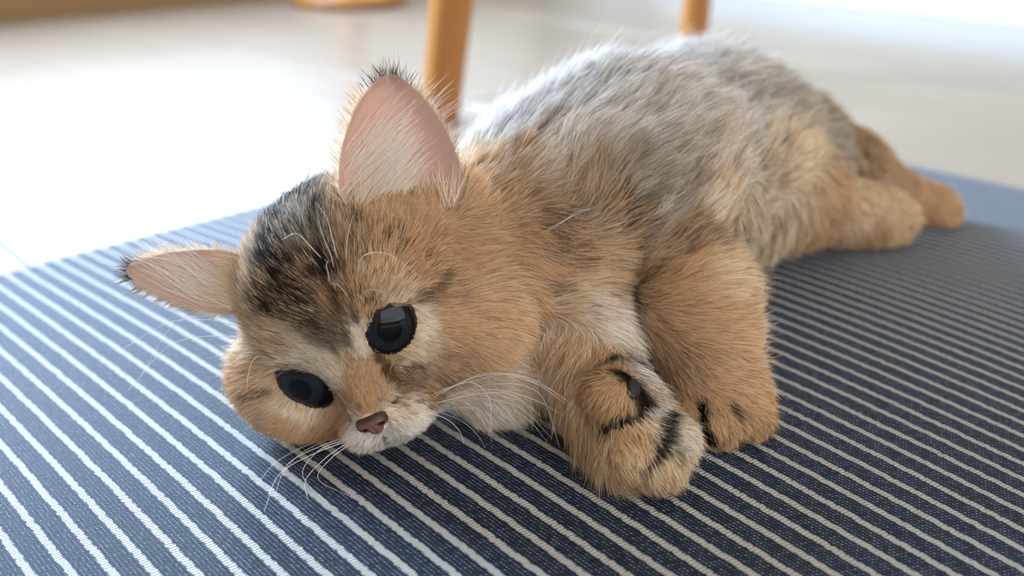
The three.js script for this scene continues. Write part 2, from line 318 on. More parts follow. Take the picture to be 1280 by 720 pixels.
const LO = V(9, 9, 9), HI = V(-9, -9, -9); for (const g of groups) { LO.min(g.lo); HI.max(g.hi); }
LO.subScalar(0.008); HI.addScalar(0.008);
const skin = skinOf(sdf, LO, HI, 0.0013);
// ---------------------------------------------------------------- coat pattern: colour, length and lie of the hair at places on the body
const lin = (h) => new THREE.Color(h);
const PAL = {
  gold: '#c89b66', orange: '#c38f50', tan: '#b58a54', sand: '#d6ac74', cream: '#e0cba6', pale: '#ecdfc8', white: '#f1ece6', smoke: '#e2d9d2', silver: '#e6dfdc',
  grey: '#a39a8f', taupe: '#8d7759', brown: '#6e4f30', dark: '#3c3026', black: '#1b1613', rust: '#8f663f', ash: '#ab9d8b',
};
for (const k in PAL) { const c = lin(PAL[k]); PAL[k] = ['black', 'dark', 'brown'].includes(k) ? c : c.lerp(lin('#ffffff'), 0.13).multiplyScalar(1.14); }
function onBody(px, py) {                    // where the sight line through a pixel meets the skin
  const d = ray(px, py), p = camera.position.clone(); let t = 0.12, best = 1, bt = 0.3;
  for (let i = 0; i < 140 && t < 0.7; i++) { const s = sdf(p.x + d.x * t, p.y + d.y * t, p.z + d.z * t); if (s < best) { best = s; bt = t; } if (s < 0.0002) break; t += Math.max(0.0003, s * 0.7); }
  return p.addScaledVector(d, bt);
}
// [pixel x, y, direction of growth in degrees (0 right, 90 up), length mm, lift, first colour, second colour, share of the second]
const GUIDES = [
  [455, 492, 115, 2.0, .25, 'orange', 'gold', .4], [470, 470, 110, 2.2, .25, 'gold', 'tan', .4], [440, 455, 118, 2.4, .25, 'tan', 'cream', .4], [436, 425, 118, 3.2, .3, 'taupe', 'dark', .35], [408, 415, 125, 3.8, .3, 'brown', 'taupe', .42],
  [385, 385, 125, 5.0, .35, 'dark', 'tan', .36], [360, 350, 122, 6, .4, 'black', 'tan', .26], [335, 375, 138, 5.5, .4, 'dark', 'sand', .36], [345, 310, 118, 6.5, .45, 'black', 'ash', .27], [335, 265, 112, 6.5, .5, 'black', 'taupe', .28],
  [375, 235, 108, 6.5, .5, 'black', 'taupe', .36], [415, 215, 100, 6.5, .5, 'tan', 'dark', .35], [385, 290, 112, 6, .45, 'taupe', 'dark', .45], [430, 265, 98, 6, .4, 'tan', 'brown', .35], [445, 225, 95, 5.5, .4, 'sand', 'taupe', .3],
  [415, 340, 112, 5.5, .35, 'dark', 'tan', .4], [445, 330, 100, 5.5, .35, 'tan', 'brown', .4], [430, 375, 112, 4.5, .35, 'gold', 'brown', .4], [480, 300, 78, 5, .35, 'gold', 'brown', .3], [470, 345, 85, 5, .35, 'sand', 'brown', .25],
  [485, 372, 70, 4, .3, 'cream', 'tan', .35], [465, 385, 95, 3, .3, 'sand', 'brown', .3], [452, 425, 110, 2.2, .25, 'pale', 'cream', .4],
  [505, 264, 80, 2.4, .3, 'gold', 'tan', .3], [478, 262, 92, 2.8, .3, 'sand', 'taupe', .3], [540, 258, 60, 2.6, .3, 'gold', 'sand', .3], [530, 295, 45, 5, .35, 'orange', 'tan', .3], [520, 330, 40, 5, .3, 'orange', 'brown', .25], [560, 330, 22, 5, .35, 'orange', 'gold', .4], [550, 365, 5, 5, .3, 'gold', 'rust', .3], [527, 415, -12, 2.8, .3, 'pale', 'cream', .4], [520, 432, -25, 2.8, .3, 'cream', 'sand', .4],
  [560, 410, -2, 4.8, .35, 'sand', 'gold', .4], [560, 450, -12, 4.8, .35, 'gold', 'rust', .3], [510, 465, -25, 3, .25, 'rust', 'brown', .4], [540, 480, -20, 3.5, .25, 'tan', 'brown', .35], [600, 320, 20, 7, .4, 'gold', 'sand', .4],
  [610, 380, 0, 7.5, .4, 'gold', 'sand', .4], [640, 400, -15, 10, .4, 'sand', 'cream', .4], [600, 430, -20, 9, .4, 'sand', 'gold', .4], [610, 470, -32, 9, .4, 'smoke', 'sand', .4], [575, 490, -28, 6, .35, 'cream', 'smoke', .4],
  [545, 515, -22, 3.2, .3, 'white', 'smoke', .35], [515, 530, -30, 2.6, .3, 'white', 'pale', .3], [500, 515, -10, 2.2, .25, 'pale', 'tan', .4], [455, 548, 235, 2.6, .3, 'white', 'pale', .3], [480, 555, 270, 2.4, .3, 'white', 'smoke', .4], [600, 505, -50, 8, .4, 'smoke', 'pale', .4],
  [428, 515, 215, 3, .3, 'gold', 'sand', .4], [405, 535, 222, 4, .3, 'sand', 'gold', .4], [365, 525, 215, 4.5, .35, 'gold', 'sand', .45], [330, 500, 200, 5.5, .35, 'gold', 'cream', .4], [300, 460, 178, 6.5, .35, 'sand', 'gold', .4],
  [310, 420, 168, 6.5, .4, 'cream', 'tan', .4], [350, 435, 155, 5, .35, 'cream', 'tan', .35], [385, 445, 140, 2.6, .3, 'cream', 'smoke', .35], [412, 462, 130, 2.0, .25, 'pale', 'cream', .4], [375, 512, 250, 2.6, .3, 'pale', 'sand', .4], [345, 500, 230, 3.2, .3, 'cream', 'sand', .4],
  [300, 385, 165, 6.5, .4, 'sand', 'cream', .5], [295, 325, 130, 7, .45, 'gold', 'brown', .3], [310, 345, 138, 7, .4, 'gold', 'taupe', .4],
  [590, 215, 20, 9, .45, 'sand', 'pale', .4], [600, 255, 20, 9, .4, 'gold', 'sand', .4], [640, 250, 15, 10, .4, 'tan', 'gold', .4], [650, 215, 30, 11, .45, 'tan', 'smoke', .4], [670, 290, -20, 11, .4, 'tan', 'brown', .4], [650, 340, -25, 11, .4, 'sand', 'tan', .4],
  [620, 175, 42, 11, .5, 'silver', 'grey', .45], [690, 145, 42, 13, .5, 'silver', 'grey', .5], [760, 100, 38, 13, .5, 'silver', 'grey', .5], [830, 85, 35, 13, .5, 'silver', 'grey', .5], [910, 90, 30, 13, .5, 'silver', 'grey', .5], [980, 125, 28, 13, .5, 'ash', 'grey', .5],
  [700, 205, 52, 13, .45, 'ash', 'smoke', .5], [770, 165, 42, 13, .45, 'smoke', 'grey', .5], [850, 150, 38, 13, .45, 'smoke', 'grey', .45], [920, 150, 38, 13, .45, 'silver', 'grey', .45], [730, 250, 58, 12, .4, 'gold', 'taupe', .45], [790, 230, 42, 13, .45, 'ash', 'taupe', .5],
  [850, 215, 42, 13, .45, 'smoke', 'taupe', .45], [905, 205, 42, 13, .45, 'smoke', 'tan', .4], [770, 280, 48, 11, .4, 'tan', 'dark', .4], [820, 270, 42, 12, .4, 'taupe', 'smoke', .45], [850, 300, 30, 11, .4, 'tan', 'brown', .4], [890, 270, 60, 12, .4, 'pale', 'sand', .4],
  [955, 215, 48, 12, .45, 'pale', 'tan', .4], [1000, 200, 30, 10, .45, 'pale', 'sand', .45], [1005, 245, -60, 9, .4, 'cream', 'sand', .45], [925, 260, 235, 13, .4, 'cream', 'taupe', .42], [940, 310, 240, 12, .4, 'pale', 'tan', .42], [975, 280, -95, 11, .4, 'pale', 'tan', .4],
  [1035, 155, 22, 11, .45, 'taupe', 'grey', .45], [1070, 185, -20, 9, .4, 'tan', 'brown', .3], [1120, 215, -28, 7, .35, 'gold', 'tan', .4], [1175, 255, -28, 5.5, .35, 'gold', 'sand', .4], [1050, 255, -50, 7, .4, 'gold', 'sand', .4], [1080, 258, -40, 7, .4, 'cream', 'sand', .45], [1120, 268, -35, 6, .4, 'sand', 'cream', .45], [1090, 290, -70, 6, .4, 'gold', 'tan', .4],
  [700, 320, 5, 10, .4, 'gold', 'brown', .35], [735, 320, 0, 10, .4, 'sand', 'taupe', .4], [700, 365, 5, 10, .4, 'cream', 'gold', .4], [740, 380, -35, 9, .4, 'smoke', 'sand', .4], [760, 400, -40, 7, .35, 'smoke', 'pale', .4], [670, 420, -70, 9, .4, 'sand', 'smoke', .4], [680, 470, -65, 9, .4, 'smoke', 'sand', .5],
  [715, 430, -100, 7, .4, 'sand', 'cream', .4], [755, 450, -120, 4.2, .4, 'sand', 'tan', .4], [715, 490, -68, 9, .4, 'sand', 'cream', .45], [755, 495, -130, 3.6, .45, 'sand', 'gold', .45], [745, 550, -66, 10, .4, 'sand', 'cream', .5], [790, 550, -75, 5, .4, 'sand', 'cream', .4], [835, 580, -60, 4.5, .4, 'cream', 'sand', .5], [845, 545, -30, 4, .4, 'smoke', 'cream', .4], [800, 455, -40, 5.5, .35, 'smoke', 'taupe', .4],
  [845, 340, 0, 10, .4, 'sand', 'gold', .5], [890, 345, 10, 10, .4, 'cream', 'sand', .5], [860, 400, -5, 9, .4, 'gold', 'sand', .4], [900, 410, 8, 9.5, .45, 'sand', 'gold', .45], [938, 420, 12, 9, .5, 'cream', 'sand', .4], [850, 455, -35, 7, .4, 'gold', 'rust', .25], [905, 460, -18, 6.5, .35, 'gold', 'sand', .4], [940, 490, -25, 6, .35, 'sand', 'gold', .4], [860, 520, -80, 3.8, .35, 'tan', 'gold', .4], [895, 525, -65, 3.6, .35, 'sand', 'tan', .4], [930, 530, -55, 3.8, .35, 'tan', 'sand', .4],
].map(([px, py, a, len, lift, c1, c2, f]) => {
  const p = onBody(px, py), n = grad(p.x, p.y, p.z, V(0, 0, 0)).clone(), r = a * Math.PI / 180;
  const d = RIGHT.clone().multiplyScalar(Math.cos(r)).addScaledVector(UP, Math.sin(r)).addScaledVector(n, 0); d.addScaledVector(n, -d.dot(n)).normalize();
  return { p, n, d, len: len * 0.001, lift, c1: PAL[c1], c2: PAL[c2], f };
});
// dark and pale markings: [x0, y0, x1, y1, half width in pixels, colour, strength]
const MARKS = [
  [874, 497, 887, 547, 7, 'black', 1], [913, 505, 922, 552, 6, 'black', .9], [833, 490, 836, 498, 6, 'black', .8], [733, 472, 770, 443, 4.5, 'black', .75], [770, 443, 800, 452, 7, 'black', .55], [783, 470, 804, 502, 14, 'black', .97], [752, 527, 778, 520, 6.5, 'black', .95], [778, 520, 800, 508, 7, 'black', .9],
  [833, 514, 824, 556, 11, 'black', .95], [796, 581, 822, 562, 5, 'black', .9], [846, 560, 848, 574, 5, 'black', .6], [806, 512, 826, 508, 5, 'smoke', .7],
  [472, 446, 490, 474, 6, 'brown', .9], [480, 468, 500, 490, 5, 'brown', .6], [424, 494, 440, 522, 4.5, 'brown', .75], [520, 374, 552, 343, 6, 'brown', .75], [343, 485, 316, 492, 5, 'brown', .7], [518, 500, 524, 497, 2.4, 'dark', .9], [543, 494, 550, 489, 2.4, 'dark', .8], [530, 509, 536, 505, 2, 'dark', .7], [552, 503, 558, 501, 2, 'dark', .6],
  [446, 416, 456, 446, 6, 'pale', .85], [348, 455, 384, 447, 4.5, 'pale', .85], [384, 447, 409, 461, 4.5, 'pale', .95], [409, 461, 420, 480, 4, 'pale', .9], [350, 503, 374, 514, 4.5, 'pale', .75], [374, 514, 400, 508, 4, 'pale', .6], [523, 385, 528, 415, 5.5, 'pale', .8], [528, 415, 518, 438, 5.5, 'pale', .9], [518, 438, 500, 452, 4, 'cream', .8], [482, 541, 487, 553, 1.8, 'dark', .8], [487, 553, 512, 556, 1.8, 'dark', .4], [447, 404, 428, 335, 4.5, 'brown', .7], [396, 262, 416, 350, 8.5, 'black', .85], [372, 240, 392, 300, 6, 'black', .6], [360, 360, 400, 410, 9, 'dark', .55], [400, 345, 436, 396, 6, 'dark', .5], [330, 300, 360, 360, 8, 'black', .45], [322, 330, 350, 395, 8, 'black', .45], [355, 290, 385, 350, 5, 'tan', .5],
  [770, 350, 785, 300, 6, 'dark', .7], [788, 362, 792, 378, 7, 'black', .7], [845, 322, 800, 352, 6, 'brown', .7], [746, 360, 752, 364, 4.5, 'brown', .7], [680, 350, 690, 370, 7, 'brown', .6], [690, 300, 720, 310, 5, 'brown', .5], [770, 290, 800, 250, 6, 'dark', .5], [820, 270, 870, 240, 5, 'brown', .5],
  [1118, 306, 1124, 303, 5, 'black', .8], [1152, 284, 1160, 280, 5, 'black', .7], [650, 240, 680, 285, 7, 'brown', .45], [600, 190, 660, 225, 7, 'pale', .5], [487, 503, 493, 495, 2.2, 'black', .9], [448, 512, 480, 502, 2.2, 'dark', .6], [590, 320, 650, 290, 15, 'orange', .6], [545, 385, 578, 432, 9, 'orange', .45], [425, 395, 405, 330, 5, 'dark', .5], [395, 380, 372, 290, 6, 'black', .45], [420, 300, 426, 248, 4, 'brown', .5], [440, 322, 447, 282, 4, 'brown', .45], [430, 400, 438, 434, 4, 'brown', .5], [410, 418, 426, 446, 4, 'dark', .4], [455, 330, 462, 300, 4, 'brown', .35],
].map(([x0, y0, x1, y1, r, c, s]) => { const a = onBody(x0, y0), b = onBody(x1, y1), dz = -a.clone().applyMatrix4(CAM.clone().invert()).z; return { a, d: b.sub(a), r: r * dz / FPX, c: PAL[c], s }; });
const NG = GUIDES.length, GP = new Float64Array(NG * 6); GUIDES.forEach((g, i) => GP.set([g.p.x, g.p.y, g.p.z, g.n.x, g.n.y, g.n.z], i * 6));
const BACKFLOW = at(972, 195, 0.44).sub(at(690, 265, 0.328)).normalize();
function coat(x, y, z, n, out) {              // blends the guides round a point
  let W = 0, dx = 0, dy = 0, dz = 0, len = 0, lift = 0, r1 = 0, g1 = 0, b1 = 0, r2 = 0, g2 = 0, b2 = 0, f = 0;
  for (let i = 0, o = 0; i < NG; i++, o += 6) {
    const ex = x - GP[o], ey = y - GP[o + 1], ez = z - GP[o + 2], q = ex * ex + ey * ey + ez * ez + 4e-6, c = n.x * GP[o + 3] + n.y * GP[o + 4] + n.z * GP[o + 5], w = (0.06 + Math.max(0, c + 0.3)) / (q * q * q);
    const G = GUIDES[i]; W += w; dx += w * G.d.x; dy += w * G.d.y; dz += w * G.d.z; len += w * G.len; lift += w * G.lift; f += w * G.f;
    r1 += w * G.c1.r; g1 += w * G.c1.g; b1 += w * G.c1.b; r2 += w * G.c2.r; g2 += w * G.c2.g; b2 += w * G.c2.b;
  }
  out.d.set(dx / W + 1e-4, dy / W, dz / W); out.d.addScaledVector(n, -out.d.dot(n)); const l = out.d.length(); if (l < 0.05) out.d.copy(BACKFLOW).addScaledVector(n, -BACKFLOW.dot(n)); out.d.normalize();
  out.len = len / W; out.lift = lift / W; out.f = f / W; out.c1.setRGB(r1 / W, g1 / W, b1 / W); out.c2.setRGB(r2 / W, g2 / W, b2 / W);
  return out;
}
function marked(x, y, z, col, jitter) {        // lays the markings over a colour
  for (const m of MARKS) {
    const ex = x - m.a.x, ey = y - m.a.y, ez = z - m.a.z, L = m.d.lengthSq(), t = L > 0 ? clamp((ex * m.d.x + ey * m.d.y + ez * m.d.z) / L, 0, 1) : 0;
    const q = Math.hypot(ex - m.d.x * t, ey - m.d.y * t, ez - m.d.z * t) + jitter * m.r * 0.5;
    if (q < m.r * 1.35) col.lerp(m.c, m.s * (1 - sstep(m.r * 0.65, m.r * 1.35, q)));
  }
  return col;
}
const NOSE = HL(0, -1.72, 1.05);
const bare = (p) => { const e = eyeGap(p.x, p.y, p.z); return e < 0.0004 || p.distanceTo(NOSE) < 0.0037; };

// ---------------------------------------------------------------- the body's skin
const kitten = mesh('kitten', skin, std({ vertexColors: true, roughness: 0.9 }));
tag(kitten, 'golden brown tabby kitten lying with its head down on the striped cushion', 'kitten');
{
  const P = skin.attributes.position, N = skin.attributes.normal, C = new Float32Array(P.count * 3), o = { d: V(0, 0, 0), c1: lin('#000'), c2: lin('#000') }, n = V(0, 0, 0), col = lin('#000'), rim = lin('#17110f');
  for (let i = 0; i < P.count; i++) {
    const x = P.getX(i), y = P.getY(i), z = P.getZ(i);
    if (i % 3 === 0 || true) { coat(x, y, z, n.fromBufferAttribute(N, i), o); col.copy(o.c1).lerp(o.c2, o.f); marked(x, y, z, col, 0); const e = eyeGap(x, y, z); if (e < 0.0008) col.lerp(rim, 1 - sstep(0.0003, 0.0008, e)); }
    C[i * 3] = col.r; C[i * 3 + 1] = col.g; C[i * 3 + 2] = col.b;
  }
  skin.setAttribute('color', new THREE.BufferAttribute(C, 3));
}

// ---------------------------------------------------------------- fur: every hair a bent, tapering blade
class Fur {
  constructor() { this.p = []; this.n = []; this.c = []; this.i = []; }
  hair(root, mid, tip, side, n, w, c0, c1, segs) {
    const base = this.p.length / 3, a = V(0, 0, 0);
    for (let k = 0; k <= segs; k++) {
      const t = k / segs, u = 1 - t, px = u * u * root.x + 2 * u * t * mid.x + t * t * tip.x, py = u * u * root.y + 2 * u * t * mid.y + t * t * tip.y, pz = u * u * root.z + 2 * u * t * mid.z + t * t * tip.z;
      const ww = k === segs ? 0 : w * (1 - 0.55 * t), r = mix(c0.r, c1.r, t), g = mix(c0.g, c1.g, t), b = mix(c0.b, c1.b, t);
      if (k === segs) { this.p.push(px, py, pz); this.n.push(n.x, n.y, n.z); this.c.push(r, g, b); }
      else { this.p.push(px - side.x * ww, py - side.y * ww, pz - side.z * ww, px + side.x * ww, py + side.y * ww, pz + side.z * ww); this.n.push(n.x, n.y, n.z, n.x, n.y, n.z); this.c.push(r, g, b, r, g, b); }
      if (k < segs - 1) { const q = base + k * 2; this.i.push(q, q + 1, q + 2, q + 1, q + 3, q + 2); } else if (k === segs - 1) { const q = base + k * 2; this.i.push(q, q + 1, q + 2); }
    }
  }
  build(name, material, parent) {
    const g = new THREE.BufferGeometry(); g.setAttribute('position', new THREE.BufferAttribute(new Float32Array(this.p), 3)); g.setAttribute('normal', new THREE.BufferAttribute(new Float32Array(this.n), 3)); g.setAttribute('color', new THREE.BufferAttribute(new Float32Array(this.c), 3)); g.setIndex(new THREE.BufferAttribute(new Uint32Array(this.i), 1));
    const m = mesh(name, g, material, parent); m.userData.kind = 'stuff'; return m;
  }
}
M.fur = phys({ vertexColors: true, roughness: 0.75, specularIntensity: 0.1, transmission: 0.34, thickness: 0, side: THREE.DoubleSide });
const cushionTop = (x, z) => dome(x, z);
{
  const P = skin.attributes.position, I = skin.index.array, T = I.length / 3, cum = new Float64Array(T), a = V(0, 0, 0), b = V(0, 0, 0), c = V(0, 0, 0), m = V(0, 0, 0), ab = V(0, 0, 0), ac = V(0, 0, 0), fn = V(0, 0, 0);
  let sum = 0;
  const headC = HL(0, 0, -1.5);
  for (let t = 0; t < T; t++) {
    a.fromBufferAttribute(P, I[t * 3]); b.fromBufferAttribute(P, I[t * 3 + 1]); c.fromBufferAttribute(P, I[t * 3 + 2]); m.copy(a).add(b).add(c).divideScalar(3);
    fn.copy(ab.subVectors(b, a).cross(ac.subVectors(c, a))); const area = fn.length() / 2; fn.normalize();
    let w = m.distanceTo(headC) < 0.05 ? 2.2 : m.z > -0.30 ? 1.25 : m.z > -0.36 ? 0.75 : 0.5;
    if (m.distanceTo(NOSE) < 0.028) w *= 1.9;                     // the face wears the shortest, densest hair
    if (fn.y < -0.75) w *= 0.12; else if (fn.z < -0.75 && m.z < -0.3) w *= 0.4;
    sum += area * w; cum[t] = sum;
  }
  const coarse = new Fur(), o = { d: V(0, 0, 0), c1: lin('#000'), c2: lin('#000') }, n = V(0, 0, 0), root = V(0, 0, 0), mid = V(0, 0, 0), tip = V(0, 0, 0), side = V(0, 0, 0), rn = V(0, 0, 0), cc = lin('#000'), k0 = lin('#000'), k1 = lin('#000'), cl = V(0, 0, 0), g = V(0, 0, 0), sn = V(0, 0, 0);
  for (let s = 0; s < HAIRS; s++) {
    const r = (s + rnd()) / HAIRS * sum; let lo = 0, hi = T - 1; while (lo < hi) { const q = (lo + hi) >> 1; if (cum[q] < r) lo = q + 1; else hi = q; }
    a.fromBufferAttribute(P, I[lo * 3]); b.fromBufferAttribute(P, I[lo * 3 + 1]); c.fromBufferAttribute(P, I[lo * 3 + 2]);
    let u = rnd(), v = rnd(); if (u + v > 1) { u = 1 - u; v = 1 - v; }
    root.copy(a).addScaledVector(ab.subVectors(b, a), u).addScaledVector(ac.subVectors(c, a), v);
    if (bare(root)) continue;
    n.subVectors(b, a).cross(ac).normalize(); sn.fromBufferAttribute(skin.attributes.normal, I[lo * 3]); n.copy(sn);
    coat(root.x, root.y, root.z, n, o);
    // locks: hairs near one another lean together and share a colour
    const cell = mix(0.0016, 0.0042, sstep(0.003, 0.011, o.len)), gx = Math.floor(root.x / cell), gy = Math.floor(root.y / cell), gz = Math.floor(root.z / cell); let bd = 9, kx = 0, ky = 0, kz = 0, hk = 0;
    for (let ii = -1; ii < 2; ii++) for (let jj = -1; jj < 2; jj++) for (let kk = -1; kk < 2; kk++) {
      const X = gx + ii, Y = gy + jj, Z = gz + kk, h = hash3(X, Y, Z), qx = (X + h) * cell, qy = (Y + hash3(X, Y, Z + 999)) * cell, qz = (Z + hash3(X + 555, Y, Z)) * cell, dd = (qx - root.x) ** 2 + (qy - root.y) ** 2 + (qz - root.z) ** 2;
      if (dd < bd) { bd = dd; kx = qx; ky = qy; kz = qz; hk = h; }
    }
    cl.set(kx - root.x, ky - root.y, kz - root.z); cl.addScaledVector(n, -cl.dot(n));
    const hc = hash3(Math.round(kx * 1e5), Math.round(ky * 1e5), 17), low = noise3(root.x * 120, root.y * 120, root.z * 120), mid2 = noise3(root.x * 330, root.y * 330, root.z * 330 + 50);
    const guard = rnd() < 0.07 ? 1.45 : 1, len = o.len * guard * (0.62 + 0.5 * rnd()) * (0.85 + 0.3 * hk), lift = o.lift * (0.55 + 0.9 * rnd() * rnd() + 0.35 * (hk - 0.5));
    g.set(gauss(), gauss(), gauss()).multiplyScalar(0.16);
    const swirl = (low - 0.5) * 0.7 + (hc - 0.5) * 0.5; ab.copy(n).cross(o.d);
    const d = o.d; d.addScaledVector(ab, swirl).add(g).normalize();
    mid.copy(root).addScaledVector(d, len * 0.5 * (1 - lift * 0.4)).addScaledVector(n, len * 0.5 * lift * 1.25);
    tip.copy(mid).addScaledVector(d, len * 0.52).addScaledVector(n, len * 0.5 * lift * 0.55 + len * 0.02).addScaledVector(cl, o.len > 0.007 ? 0.8 : 0.55);
    tip.y -= len * 0.04; mid.addScaledVector(cl, 0.2);
    // hair that reaches the cushion lies on it
    for (const q of [root, mid, tip]) { const y = cushionTop(q.x, q.z) + 0.0003; if (q.y < y) q.y = y + rnd() * 0.0006; }
    ab.copy(d).cross(n); if (ab.lengthSq() < 1e-6) continue; ab.normalize(); ac.copy(ab).cross(d).normalize(); const roll = (rnd() - 0.5) * 1.9; side.copy(ab).multiplyScalar(Math.cos(roll)).addScaledVector(ac, Math.sin(roll));
    rn.copy(side).cross(d).normalize(); if (rn.dot(n) < 0) rn.negate(); rn.multiplyScalar(0.55).addScaledVector(n, 0.45).normalize();
    // colour: each lock and hair takes one of the two colours of its place
    const pick = o.f + (hc - 0.5) * 0.55 + (mid2 - 0.5) * 0.5 + (rnd() - 0.5) * 0.75; cc.copy(o.c1).lerp(o.c2, sstep(0.35, 0.65, pick));
    marked(root.x, root.y, root.z, cc, (rnd() - 0.5) * 1.2);
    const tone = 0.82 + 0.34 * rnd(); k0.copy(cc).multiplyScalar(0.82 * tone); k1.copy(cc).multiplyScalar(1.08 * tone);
    if (rnd() < (o.len < 0.006 ? 0.09 : 0.20) && cc.r > 0.1) k1.lerp(PAL.pale, 0.65); else if (rnd() < 0.07) k1.lerp(PAL.dark, 0.6);
    const depth = -(root.z * Math.cos(PITCH)), w = (o.len < 0.0045 ? 0.00010 : 0.000125) * (depth > 0.33 ? 1.5 : depth > 0.29 ? 1.2 : 1) * (0.75 + 0.5 * rnd()) / guard;
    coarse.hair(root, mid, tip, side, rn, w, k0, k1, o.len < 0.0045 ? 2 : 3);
  }
  coarse.build('fur', M.fur, kitten);
}
// ---------------------------------------------------------------- eyes
M.eyeball = phys({ color: 0x05060a, roughness: 0.5, specularIntensity: 0.1, clearcoat: 0.4, clearcoatRoughness: 0.02 });
M.iris = phys({ color: 0x1b1f25, roughness: 0.5, specularIntensity: 0.1, clearcoat: 0.4, clearcoatRoughness: 0.02 });
M.pupil = phys({ color: 0x020203, roughness: 0.5, specularIntensity: 0.1, clearcoat: 0.4, clearcoatRoughness: 0.02 });
M.lid = phys({ color: 0x0c0908, roughness: 0.35, clearcoat: 0.4 });
EYES.forEach((E, i) => {
  const e = mesh('eye' + (i ? '_001' : ''), new THREE.SphereGeometry(E.R, 48, 32), M.eyeball, kitten);
  e.position.copy(E.c);
  const look = E.n.clone().addScaledVector(V(0, 0, 1), 0.35).addScaledVector(UP, E.side < 0 ? 0.02 : 0.08).normalize();
  e.quaternion.setFromUnitVectors(V(0, 1, 0), look);
  mesh('iris', new THREE.SphereGeometry(E.R * 1.0008, 48, 20, 0, 2 * Math.PI, 0, 0.50), M.iris, e);
  mesh('pupil', new THREE.SphereGeometry(E.R * 1.0016, 40, 12, 0, 2 * Math.PI, 0, 0.27), M.pupil, e);
  // black lid rim, where the skin meets the eyeball
  const pts = [], n = 44;
  for (let k = 0; k <= n; k++) {
    const t = k / n * 2 * Math.PI, x = Math.cos(t) * E.A * 1.05, h = Math.sqrt(Math.max(0, E.rho * E.rho - (x * 0.94) ** 2)) - E.off, y = Math.sign(Math.sin(t)) * Math.max(0, h) * 1.03;
    const p = E.front.clone().addScaledVector(E.e1, x * 1.06).addScaledVector(E.e2, y * 1.06); let w = 0.004;
    for (let q = 0; q < 60 && w > -0.003; q++) { if (sdfBody(p.x + E.n.x * w, p.y + E.n.y * w, p.z + E.n.z * w) < 0.0001) break; w -= 0.00015; }
    pts.push(E.front.clone().addScaledVector(E.e1, x).addScaledVector(E.e2, y).addScaledVector(E.n, w - 0.0002));
  }
  mesh('eyelid', tube(pts, 0.0005, 0.0005, 8, 90), M.lid, kitten).userData.label = 'black rim of the eyelid';
});

// ---------------------------------------------------------------- nose leather with two nostrils
{
  const hl = (p) => p; const S = 0.01;
  const el = (x, y, z, c, r) => { const u = (x - c[0]) / r[0], v = (y - c[1]) / r[1], w = (z - c[2]) / r[2], k0 = Math.hypot(u, v, w), k1 = Math.hypot(u / r[0], v / r[1], w / r[2]); return k1 > 1e-9 ? k0 * (k0 - 1) / k1 : -r[1]; };
  const f = (x, y, z) => {
    let d = el(x, y, z, [0, -1.58, 0.92], [0.46, 0.20, 0.26]);
    d = smin(d, el(x, y, z, [0, -1.80, 0.95], [0.24, 0.24, 0.20]), 0.14);
    for (const s of [-1, 1]) { d = smin(d, el(x, y, z, [s * 0.28, -1.66, 0.93], [0.20, 0.19, 0.22]), 0.1); const q = el(x, y, z, [s * 0.27, -1.72, 1.14], [0.13, 0.065, 0.13]); d = -smin(-d, q, 0.04); }
    d = -smin(-d, Math.max(Math.abs(x) - 0.02, Math.abs(z - 1.16) - 0.05, y + 1.7), 0.05);
    return d;
  };
  const g = skinOf(f, V(-0.65, -2.15, 0.5), V(0.65, -1.25, 1.35), 0.022, 2.5), P = g.attributes.position, C = [];
  for (let i = 0; i < P.count; i++) { const x = P.getX(i), y = P.getY(i), z = P.getZ(i), edge = clamp(sstep(-1.60, -1.44, y) + sstep(0.32, 0.46, Math.abs(x)), 0, 1), nost = Math.max(0, 1 - Math.hypot((Math.abs(x) - 0.27) / 0.15, (y + 1.72) / 0.085)), c = lin('#7c5447').lerp(lin('#2b1d19'), edge * 0.9).lerp(lin('#1c1210'), sstep(0, 0.4, nost)); C.push(c.r, c.g, c.b); const w = HL(x, y, z); P.setXYZ(i, w.x, w.y, w.z); }
  g.setAttribute('color', new THREE.Float32BufferAttribute(C, 3)); g.computeVertexNormals();
  mesh('nose', g, phys({ vertexColors: true, roughness: 0.6, clearcoat: 0.1, clearcoatRoughness: 0.5 }), kitten).userData.label = 'small brownish pink nose';
}

// the dark bare pad that shows on the turned-over front paw
{
  const p = onBody(791, 487), n = grad(p.x, p.y, p.z, V(0, 0, 0)).clone(), g = new THREE.SphereGeometry(0.0024, 24, 16), o = mesh('paw_pad', g, phys({ color: 0x1a1615, roughness: 0.6 }), kitten);
  o.scale.set(1, 0.5, 1.35); o.quaternion.setFromUnitVectors(V(0, 1, 0), n); o.position.copy(p).addScaledVector(n, 0.0004);
}

